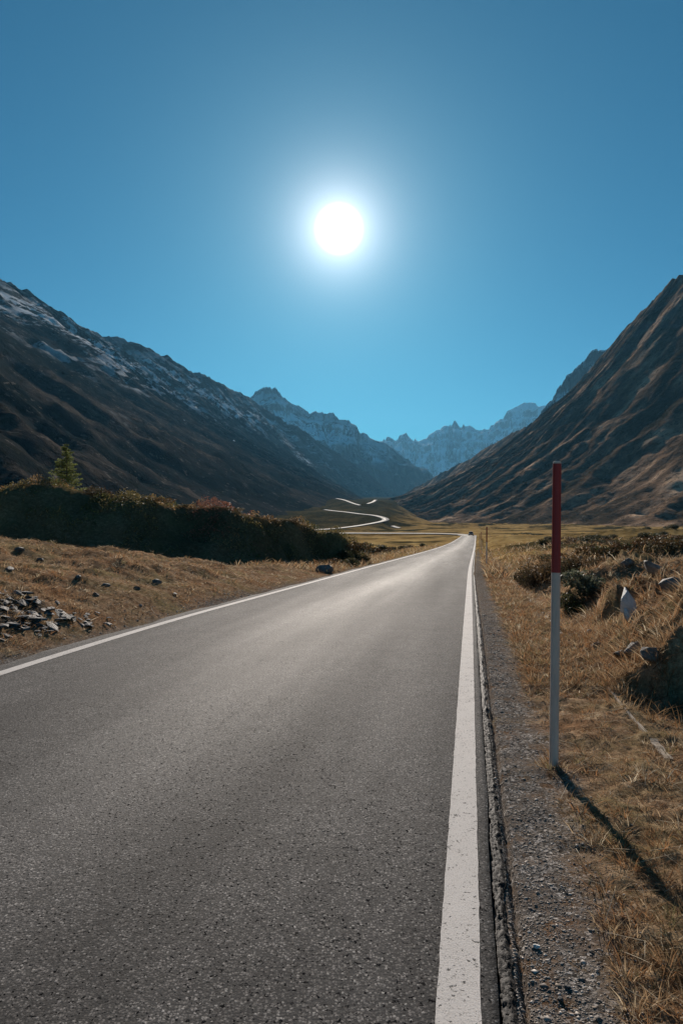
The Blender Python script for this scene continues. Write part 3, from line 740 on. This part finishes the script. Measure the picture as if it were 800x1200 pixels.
protos = [shrub_mesh('shrub', 1500, .55, .55, GREEN, .075, 1), shrub_mesh('shrub', 1500, .6, .5, GREY, .075, 2), shrub_mesh('shrub', 900, .5, .75, RUST, .06, 3, 160), shrub_mesh('shrub', 1100, .8, .5, GREEN + RUST, .09, 4)]
for p in protos: p.materials.append(M['leaf'])
def shrub(x, y, kind, size, label, group=None, sink=.05, zs=1.0):
    o = bpy.data.objects.new('shrub', protos[kind]); COL.objects.link(o)
    o.location = (x, y, float(H(np.array([x]), np.array([y]))[0]) - sink)
    o.rotation_euler = (0, 0, random.uniform(0, 6.28)); o.scale = (size, size, size * zs)
    return tag(o, label, 'shrub', group)
def gx(px, Y): return (px - 400) / 800 * Y
shrub(gx(690, 15.5), 15.5, 1, 1.15, 'grey-green bushy shrub at the ditch behind the tall red-topped pole', None)
shrub(gx(668, 15), 15, 0, .8, 'small dark green shrub just right of the tall pole above the ditch', None)
for i, (px, Y, k_, sz) in enumerate(((612, 24, 2, 1.0), (624, 23, 2, 1.1), (636, 22.5, 2, 1.2), (662, 22, 2, 1.25), (676, 21.5, 2, 1.1), (694, 22, 2, 1.0))):
    shrub(gx(px, Y), Y, k_, sz, ORD[i] + ' from the left of the twiggy rust-brown shrubs along the right-hand ditch', 'twiggy shrubs along the ditch')
for i, (px, Y, sz) in enumerate(((655, 27, .8), (700, 26, 1.0), (722, 25.5, 1.1), (745, 26, .9), (770, 27, 1.0), (796, 26, .85))):
    shrub(gx(px, Y), Y, 3, sz, ORD[i] + ' from the left of the low dark shrubs on the right-hand mound', 'shrubs on the right-hand mound')
for i in range(46):
    px = random.uniform(640, 840); Y = random.uniform(62, 92)
    shrub(gx(px, Y), Y, random.choice((0, 0, 3)), random.uniform(1.3, 2.3), 'dark green shrub in the long bushy band across the right-hand field', 'bushes in the band across the field', zs=.62)
for i in range(16):
    px = random.uniform(600, 830); Y = random.uniform(150, 230)
    shrub(gx(px, Y), Y, 0, random.uniform(2.4, 4.5), 'far dark bush in the golden field below the right mountain', 'far bushes in the golden field', zs=.6)
for i, (px, Y, k_, sz) in enumerate(((405, 38, 0, 1.3), (418, 40, 3, 1.2), (395, 34, 3, .9), (412, 34, 0, .8), (428, 39, 0, .8))):
    shrub(gx(px, Y), Y, k_, sz, ('rounded dark shrub', 'tallest dark shrub', 'small low shrub', 'lower dark shrub nearest the road', 'rightmost dark shrub')[i] + ' at the road end of the shaded hillock', 'shrubs at the end of the hillock')
for i, (px, Y, sz) in enumerate(((425, 82, 2.3), (436, 84, 2.4), (446, 85, 2.2), (455, 90, 1.8), (415, 78, 1.8), (470, 110, 1.6), (495, 130, 1.7), (482, 118, 1.5), (460, 105, 1.6))):
    shrub(gx(px, Y), Y, random.choice((0, 3)), sz, ('dark shrub a third along', 'broad shrub', 'right-hand dark shrub', 'smaller shrub at right end', 'leftmost dark shrub', 'lone small bush right of the row', 'farthest lone bush near the road', 'second lone bush', 'first lone bush')[i] + ' in the brown field left of the road', 'shrubs in the left-hand field', zs=.8)
for i, (px, Y, k_, sz) in enumerate(((8, 33.5, 0, 1.0), (36, 33.2, 2, .9), (104, 33, 2, 1.25), (122, 32.6, 2, 1.1), (150, 32.6, 0, .8), (178, 33, 3, 1.0), (215, 33.2, 0, .7), (246, 33.6, 2, .9), (272, 34, 3, .8), (300, 34.3, 0, .75), (322, 34.8, 3, .7), (343, 35.6, 2, .8))):
    shrub(gx(px, Y), Y, k_, sz, ('dark green shrub at the left edge', 'rusty shrub left of the spruce', 'tall rust-brown shrub just right of the spruce', 'second rust-brown shrub right of the spruce', 'low green shrub left of the middle', 'wide low shrub near the middle', 'small green shrub right of the middle', 'rusty shrub above the shaded hollow', 'low spreading shrub above the boulder side', 'small green shrub where the crest drops', 'wide small shrub on the falling crest', 'last rusty shrub before the road end')[i] + ' on the crest of the dark hillock', 'shrubs on the hillock crest', .12, .62)
shrub(gx(60, 20), 20, 0, .7, 'small dark shrub at the foot of the hillock behind the stony bank')

# ------------------------------------------------------------------ spruce on the hillock
def spruce(x, y, h):
    root = empty('spruce_tree', (x, y, float(H(np.array([x]), np.array([y]))[0]) - .05))
    tag(root, 'small lone spruce standing on top of the dark hillock at left', 'tree')
    bm = bmesh.new()
    bmesh.ops.create_cone(bm, cap_ends=True, segments=8, radius1=.045 * h / 2.4, radius2=.006, depth=h, matrix=Matrix.Translation((0, 0, h / 2)))
    bm_obj('trunk', bm, M['bark'], root)
    parts = []; tw = []
    r = np.random.default_rng(5)
    z = .10 * h
    while z < h * .985:
        f = z / h
        R = .34 * h * (1 - f) ** .75 * r.uniform(.85, 1.1) + .02
        for k in range(r.integers(5, 8)):
            a = r.uniform(0, 6.28); Rb = R * r.uniform(.6, 1.15)
            nn_ = int(34 * Rb / (.3 * h) * 2.4) + 10
            q = r.uniform(.12, 1, nn_)
            up = -.10 * q + .28 * q ** 2
            cx = np.cos(a) * q * Rb + r.normal(0, .045 * (1.15 - q)); cy = np.sin(a) * q * Rb; cz = z + up * Rb
            sp = .12 * Rb * (1.2 - q) + .012
            cx = cx + r.normal(0, 1, nn_) * sp; cy = cy + r.normal(0, 1, nn_) * sp; cz = cz + r.normal(0, .6, nn_) * sp - .01
            col = np.array([[.12, .135, .045]]) * r.uniform(.5, 1.7, (nn_, 1)) * (1 + q[:, None] * .5)
            parts.append(leaves(cx, cy, cz, r.uniform(.05, .11, nn_) * h / 2.4, col, .5))
        z += h * r.uniform(.035, .055)
    V, F, C = join(parts)
    link('crown', np_mesh('crown', V, F, C), M['needle'], root)
spruce(gx(78, 34.6), 34.6, 2.75)

# ------------------------------------------------------------------ stones
def stone_mesh(name, size, seed, m, flat=1.0, sub=2, chop=5, dd=(.45, .8), rough=.0):
    r = random.Random(seed); bm = bmesh.new()
    bmesh.ops.create_icosphere(bm, subdivisions=sub, radius=1)
    pl = []
    for k in range(chop):
        v = Vector((r.gauss(0, 1), r.gauss(0, 1), r.gauss(0, 1))).normalized(); pl.append((v, r.uniform(*dd)))
    o = Vector((r.uniform(0, 99), r.uniform(0, 99), 0))
    for v in bm.verts:
        p = v.co.copy()
        if rough: p *= 1 + rough * float(vn(np.array([p.x * 1.4 + o.y]), np.array([p.y * 1.4 + p.z * 1.9 + o.x]))[0])
        for nrm_, d in pl:
            q = p.dot(nrm_)
            if q > d: p -= nrm_ * (q - d) * .96
        p *= 1 + .10 * float(vn(np.array([p.x * 2.1 + o.x]), np.array([p.y * 2.1 + p.z + o.y]))[0])
        v.co = Vector((p.x * size[0], p.y * size[1], p.z * size[2]))
    me = bpy.data.meshes.new(name); bm.to_mesh(me); bm.free(); me.materials.append(m)
    return me
def put(name, me, x, y, rot, label, cat, group=None, sink=.0, sc=1.0):
    o = bpy.data.objects.new(name, me); COL.objects.link(o)
    o.location = (x, y, float(H(np.array([x]), np.array([y]))[0]) + sink); o.rotation_euler = rot; o.scale = (sc, sc, sc)
    return tag(o, label, cat, group)
def ground_hit(px, py):
    d = np.linspace(3, 60, 4000); x = (px - 400) / 800 * d; z = CAM_Z + (608 - py) / 800 * d
    k = np.argmax(H(x, d) > z); return x[k], d[k]
slabs = [stone_mesh('slab_stone', (.15, .075, .022), 11 + i, M['slate'], sub=1, chop=4) for i in range(6)]
for i in range(170):
    while True:
        px = random.uniform(-25, 135); py = random.uniform(682, 748)
        if 690 + .28 * max(px, 0) - 8 * random.random() < py < 747 - .10 * px and random.random() < 1.25 - px / 140: break
    x, y = ground_hit(px, py)
    put('slab_stone', random.choice(slabs), x, y, (random.uniform(-.35, .3), random.uniform(-.2, .4), random.uniform(-1.2, .2)), 'dark broken slate slab in the rubble heap on the left bank', 'stone', 'slate slabs of the rubble heap', random.uniform(-.03, .03), random.choice((.35, .45, .55, .7, .8, 1.0, 1.3)))
def hull_mesh(name, size, seed, m, k=15):
    r = random.Random(seed); bm = bmesh.new()
    for i in range(k):
        v = Vector((r.gauss(0, 1), r.gauss(0, 1), r.gauss(0, 1))).normalized() * r.uniform(.75, 1.05)
        bm.verts.new((v.x * size[0], v.y * size[1], v.z * size[2]))
    h = bmesh.ops.convex_hull(bm, input=bm.verts[:])
    bmesh.ops.delete(bm, geom=[g for g in h['geom_interior'] if isinstance(g, bmesh.types.BMVert)], context='VERTS')
    bmesh.ops.bevel(bm, geom=bm.edges[:], offset=min(size) * .05, segments=1, affect='EDGES')
    bmesh.ops.recalc_face_normals(bm, faces=bm.faces[:])
    me = bpy.data.meshes.new(name); bm.to_mesh(me); bm.free(); me.materials.append(m)
    return me
lumps_ = [stone_mesh('stone', (.12, .09, .07), 31 + i, M['slate'], sub=2, chop=5) for i in range(4)]
for i, (px, py, sc, lab) in enumerate(((125, 686, 1.1, 'dark stone on the straw coloured left bank, uppermost of the bank stones'), (160, 690, .9, 'dark stone right of centre on the left bank, in a pair'), (184, 683, 1.3, 'dark rounded stone nearest the shaded hollow on the left bank'),
                                        (205, 697, .8, 'small dark stone nearest the road on the left bank'), (92, 677, 1.0, 'dark stone above the slate rubble on the left bank'), (113, 697, .9, 'small dark stone beside the right tip of the slate rubble'),
                                        (24, 645, 1.2, 'dark stone high on the left bank below the hillock'), (12, 668, 1.3, 'dark stone at the left edge above the rubble heap'), (48, 657, 1.1, 'dark stone on the upper left bank, right of the highest one'), (165, 710, .6, 'tiny dark stone in the grass by the left edge line'))):
    x, y = ground_hit(px, py)
    put('stone', random.choice(lumps_), x, y, (random.uniform(-.3, .3), random.uniform(-.3, .3), random.uniform(0, 6)), lab, 'stone', 'single stones on the left bank', .0, sc * y / 17)
x, y = ground_hit(381, 671)
put('boulder', stone_mesh('boulder', (.48, .36, .30), 51, M['grey'], sub=3, chop=12, dd=(.5, .85), rough=.25), x, y, (0, 0, .4), 'dark rounded boulder with a pale top beside the left edge line', 'boulder', None, .12)
x, y = ground_hit(735, 724)
put('rock', hull_mesh('rock', (.16, .12, .30), 5, M['white'], 13), x, y, (-.55, .5, .4), 'bright white jagged rock standing out of the right-hand tussock bank', 'rock', None, .15)
put('rock', stone_mesh('rock', (.09, .08, .15), 58, M['white'], sub=3, chop=15, dd=(.2, .55), rough=.45), x - .06, y - .16, (-.4, .35, 1.2), 'smaller white broken rock leaning below the bright jagged one', 'rock', None, .03)
o = put('rock', stone_mesh('rock', (.17, .12, .07), 54, M['grey'], sub=2, chop=9, dd=(.3, .6)), *ground_hit(690, 742), (.1, .2, .8), 'low pale rock lying flat in the dry grass right of the pole', 'rock', None, .02)
for i, (px, py, sz, lab) in enumerate(((742, 765, .9, 'grey weathered rock in the tussock bank below the white rock'), (765, 770, .7, 'second grey rock in the tussock bank, right of the first one'), (725, 772, .5, 'small grey rock at the lip of the dark hollow'), (700, 760, .5, 'small grey rock above the dark hollow, leftmost on the bank'),
                                       (735, 662, 2.0, 'grey rock face on the right-hand mound'), (765, 668, 1.6, 'grey rock at the right of the mound'), (680, 655, 1.6, 'grey rock among the shrubs right of the tall pole'), (790, 690, 1.0, 'grey rock at the right edge above the tussocks'))):
    x, y = ground_hit(px, py)
    put('rock', hull_mesh('rock', (.22, .15, .13), 60 + i, M['grey'], 14), x, y, (random.uniform(-.2, .3), random.uniform(.0, .4), random.uniform(-.6, .2)), lab, 'rock', 'grey rocks on the right-hand bank', .02, min(sz, 1.3))
put('stone', stone_mesh('stone', (.014, .012, .010), 71, M['white'], sub=2), *xy(2.72, .245), (0, 0, 0), 'single white pebble on the gravel beside the broken asphalt edge', 'stone', None, .008)
for i, (s, nn_, lab) in enumerate(((2.52, .33, 'dark knob of a stone in the gravel, the right one of three'), (2.34, .335, 'dark stone in the gravel nearest the camera'), (2.45, .30, 'dark small stone in the gravel between the two others'))):
    put('stone', lumps_[i], *xy(s, nn_), (0, 0, i), lab, 'stone', 'dark stones in the gravel', .006, .11)

# gravel: thousands of loose chips
n = 26000
s = (1.6 ** -.8 + rng.uniform(0, 1, n) * (13 ** -.8 - 1.6 ** -.8)) ** (-1 / .8)
nn = .150 + np.abs(rng.normal(0, .23, n))
lft = rng.uniform(0, 1, n) < .12
s = np.where(lft, rng.uniform(6.5, 16, n), s); nn = np.where(lft, AL - .05 - np.abs(rng.normal(0, .22, n)), nn)
x, y = xy(s, nn + cc(s)); z = H(x, y)
z = np.where((nn > 0) & (nn < .155), zr(s) - .010, z)
ico = bmesh.new(); bmesh.ops.create_icosphere(ico, subdivisions=1, radius=1)
ico.verts.ensure_lookup_table()
IV = np.array([v.co[:] for v in ico.verts]); IF = np.array([[v.index for v in f.verts] for f in ico.faces]); ico.free()
# an octahedral chip is enough
OV = np.array([(1, 0, 0), (0, 1, 0), (-1, 0, 0), (0, -1, 0), (.2, .1, .8), (0, 0, -.6)], float); OF = np.array([(0, 1, 4), (1, 2, 4), (2, 3, 4), (3, 0, 4), (1, 0, 5), (2, 1, 5), (3, 2, 5), (0, 3, 5)])
sz = rng.lognormal(math.log(.0034), .45, n) * np.maximum(1, s / 5)
v = OV[None] * rng.uniform(.55, 1.35, (n, 6, 1)) * (sz[:, None, None] * np.stack([rng.uniform(.8, 1.3, n), rng.uniform(.7, 1.2, n), rng.uniform(.36, .8, n)], -1)[:, None])
a = rng.uniform(0, 6.28, n); ca, sa = np.cos(a)[:, None], np.sin(a)[:, None]
v = np.stack([v[..., 0] * ca - v[..., 1] * sa + x[:, None], v[..., 0] * sa + v[..., 1] * ca + y[:, None], v[..., 2] + (z + sz * .1)[:, None]], -1)
F = (OF[None] + np.arange(n)[:, None, None] * 6).reshape(-1, 3)
gc = np.array([(.14, .12, .105), (.24, .21, .18), (.34, .30, .26), (.52, .47, .42), (.18, .14, .105)])[rng.choice(5, n, p=[.28, .32, .2, .08, .12])]
mg, t_, b_ = mat('gravel'); g_ = G(t_); g_.l(g_.attr('Col', 'Color'), b_.inputs['Base Color']); b_.inputs['Roughness'].default_value = .8
tag(link('gravel', np_mesh('gravel', v.reshape(-1, 3), F, np.repeat(gc[:, None], 6, 1).reshape(-1, 3)), mg), 'loose grey gravel chips along the broken asphalt edge', 'gravel', kind='stuff')

# ------------------------------------------------------------------ snow poles
def make_pole():
    root = empty('snow_pole', (0, 0, 0))
    h, r = 2.0, .0295
    def cyl(name, z0, z1, r0, r1, m, bev=0):
        bm = bmesh.new(); k = 24; rings = [(z0, r0), (z1 - bev, r1)] + ([(z1 - bev * .3, r1 - bev * .35), (z1, r1 - bev)] if bev else [])
        vs = [[bm.verts.new((rr * math.cos(6.2832 * i / k), rr * math.sin(6.2832 * i / k), zz)) for i in range(k)] for zz, rr in rings]
        for a, b in zip(vs, vs[1:]):
            for i in range(k): bm.faces.new((a[i], a[(i + 1) % k], b[(i + 1) % k], b[i]))
        bm.faces.new(vs[-1]); bm.faces.new(vs[0][::-1])
        return bm_obj(name, bm, m, root, False)
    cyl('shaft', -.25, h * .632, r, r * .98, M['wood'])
    cyl('red_section', h * .632, h - .012, r * .985, r * .94, M['red'])
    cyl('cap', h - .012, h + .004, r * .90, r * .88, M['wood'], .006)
    return root
pole = make_pole()
spots = [(None, 'tall grey wooden marker pole with a dark red top, nearest on the right verge'), (33.2, 'second red-topped marker pole along the right verge, seen small'), (62.5, 'third red-topped marker pole along the right verge, thin and far'), (92, 'fourth red-topped marker pole, very small near the bend'), (124, 'farthest red-topped marker pole, a hairline near the bend')]
for i, (sp, lab) in enumerate(spots):
    o = pole if i == 0 else copy_tree(pole)
    if i == 0: x, y = 1.405, 4.54
    else: x, y = xy(sp, .72 + cc(sp))
    o.location = (x, y, float(H(np.array([x]), np.array([y]))[0]) + (0.0 if i else .02))
    o.rotation_euler = (0, RAD(.8 if i == 0 else random.uniform(-1, 1)), random.uniform(0, 3))
    if i == 0: o.rotation_euler = (0, RAD(.8), 0)
    tag(o, lab, 'marker pole', 'marker poles along the right verge')

# ------------------------------------------------------------------ timber edging on the lip of the verge
def board(s0, s1, nn_, w, lab, lift=.0):
    bm = bmesh.new(); k = 8; rings = []
    for i in range(k + 1):
        s = s0 + (s1 - s0) * i / k; x, y = xy(s, nn_ + float(cc(s)) + .004 * math.sin(i * 1.7))
        z = float(H(np.array([x]), np.array([y]))[0]) * .5 + (float(zr(s)) - .01) * .5 + lift
        px_, py_ = DY * w / 2, -DX * w / 2
        rings.append([bm.verts.new((x - px_, y - py_, z - .07)), bm.verts.new((x - px_, y - py_, z + .012)), bm.verts.new((x + px_, y + py_, z + .010)), bm.verts.new((x + px_, y + py_, z - .07))])
    for a, b in zip(rings, rings[1:]):
        for i in range(4): bm.faces.new((a[i], b[i], b[(i + 1) % 4], a[(i + 1) % 4]))
    bm.faces.new(rings[0][::-1]); bm.faces.new(rings[-1])
    bmesh.ops.recalc_face_normals(bm, faces=bm.faces)
    tag(bm_obj('edging_board', bm, M['plank']), lab, 'board', 'pale boards edging the verge')
board(4.95, 5.35, 1.31, .055, 'pale weathered edging board nearest the camera, at the lip of the verge', .004)
board(5.5, 7.5, 1.30, .024, 'long thin pale edging board beside the dark hollow', .0)
board(10.4, 11.9, 1.31, .045, 'pale edging board just behind the tall pole', .012)
board(7.6, 10.2, 1.305, .020, 'thin pale edging board half buried in straw, behind the dark hollow', .004)
board(12.1, 15.3, 1.31, .022, 'half buried pale edging board, seen just left of the grey-green shrub', .004)
board(15.5, 26, 1.31, .03, 'far edging board running along the ditch', .0)

# ------------------------------------------------------------------ the car at the bend
def car(s):
    x, y = xy(s, -1.75 + float(cc(s)))
    root = empty('car', (x, y, float(zr(s)) + .01), math.atan2(-DX, DY))
    tag(root, 'tiny dark car coming out of the far bend of the road', 'car')
    prof = [(-2.05, .32), (-2.1, .7), (-1.95, .86), (-1.0, .94), (.95, .96), (1.85, .93), (2.05, .75), (2.05, .32)]
    def loft(name, pr, w0, w1, m):
        bm = bmesh.new(); L_ = []
        for sd in (-1, 1):
            L_.append([bm.verts.new((sd * (w0 + (w1 - w0) * (1 if zz > 1.2 else 0)), yy, zz)) for yy, zz in pr])
        k = len(pr)
        for i in range(k): bm.faces.new((L_[0][i], L_[0][(i + 1) % k], L_[1][(i + 1) % k], L_[1][i]))
        bm.faces.new(L_[0][::-1]); bm.faces.new(L_[1])
        bmesh.ops.recalc_face_normals(bm, faces=bm.faces)
        bmesh.ops.bevel(bm, geom=bm.edges[:], offset=.05, segments=2, affect='EDGES')
        return bm_obj(name, bm, m, root)
    loft('body', prof, .88, .88, M['car'])
    loft('cabin', [(-1.15, .93), (-.45, 1.40), (1.0, 1.44), (1.75, .95)], .80, .64, M['glass'])
    loft('roof', [(-.45, 1.405), (-.40, 1.45), (.95, 1.48), (1.02, 1.445)], .64, .64, M['car'])
    for sx in (-.8, .8):
        for yy in (-1.3, 1.3):
            bm = bmesh.new(); bmesh.ops.create_cone(bm, cap_ends=True, segments=20, radius1=.32, radius2=.32, depth=.2, matrix=Matrix.Translation((sx, yy, .32)) @ Matrix.Rotation(math.pi / 2, 4, 'Y'))
            wo = bm_obj('wheel', bm, M['tyre'], root)
            bm = bmesh.new(); bmesh.ops.create_cone(bm, cap_ends=True, segments=16, radius1=.2, radius2=.19, depth=.22, matrix=Matrix.Translation((sx, yy, .32)) @ Matrix.Rotation(math.pi / 2, 4, 'Y'))
            bm_obj('rim', bm, M['rim'], wo)
        bm = bmesh.new(); bmesh.ops.create_uvsphere(bm, u_segments=12, v_segments=8, radius=1, matrix=Matrix.Translation((sx * .8, -2.06, .68)) @ Matrix.Diagonal((.18, .06, .09, 1)))
        bm_obj('headlight', bm, M['lamp'], root)
car(253)

# ------------------------------------------------------------------ haze
bm = bmesh.new(); bmesh.ops.create_cube(bm, size=1)
hz_ = bm_obj('haze', bm, None)
zmin = float(min(GZ.min(), -14)) - 1
hz_.scale = (14000, 11200, 1650 - zmin); hz_.location = (0, 5400, (1650 + zmin) / 2)
mh = bpy.data.materials.new('haze'); mh.use_nodes = True
th = mh.node_tree; th.nodes.clear()
oh = th.nodes.new('ShaderNodeOutputMaterial'); pv = th.nodes.new('ShaderNodeVolumePrincipled')
pv.inputs['Color'].default_value = (.20, .56, .90, 1)
pv.inputs['Density'].default_value = 4.2e-5
pv.inputs['Anisotropy'].default_value = .3
th.links.new(pv.outputs[0], oh.inputs['Volume'])
hz_.data.materials.append(mh)
tag(hz_, 'thin blue valley haze', 'haze', kind='stuff')
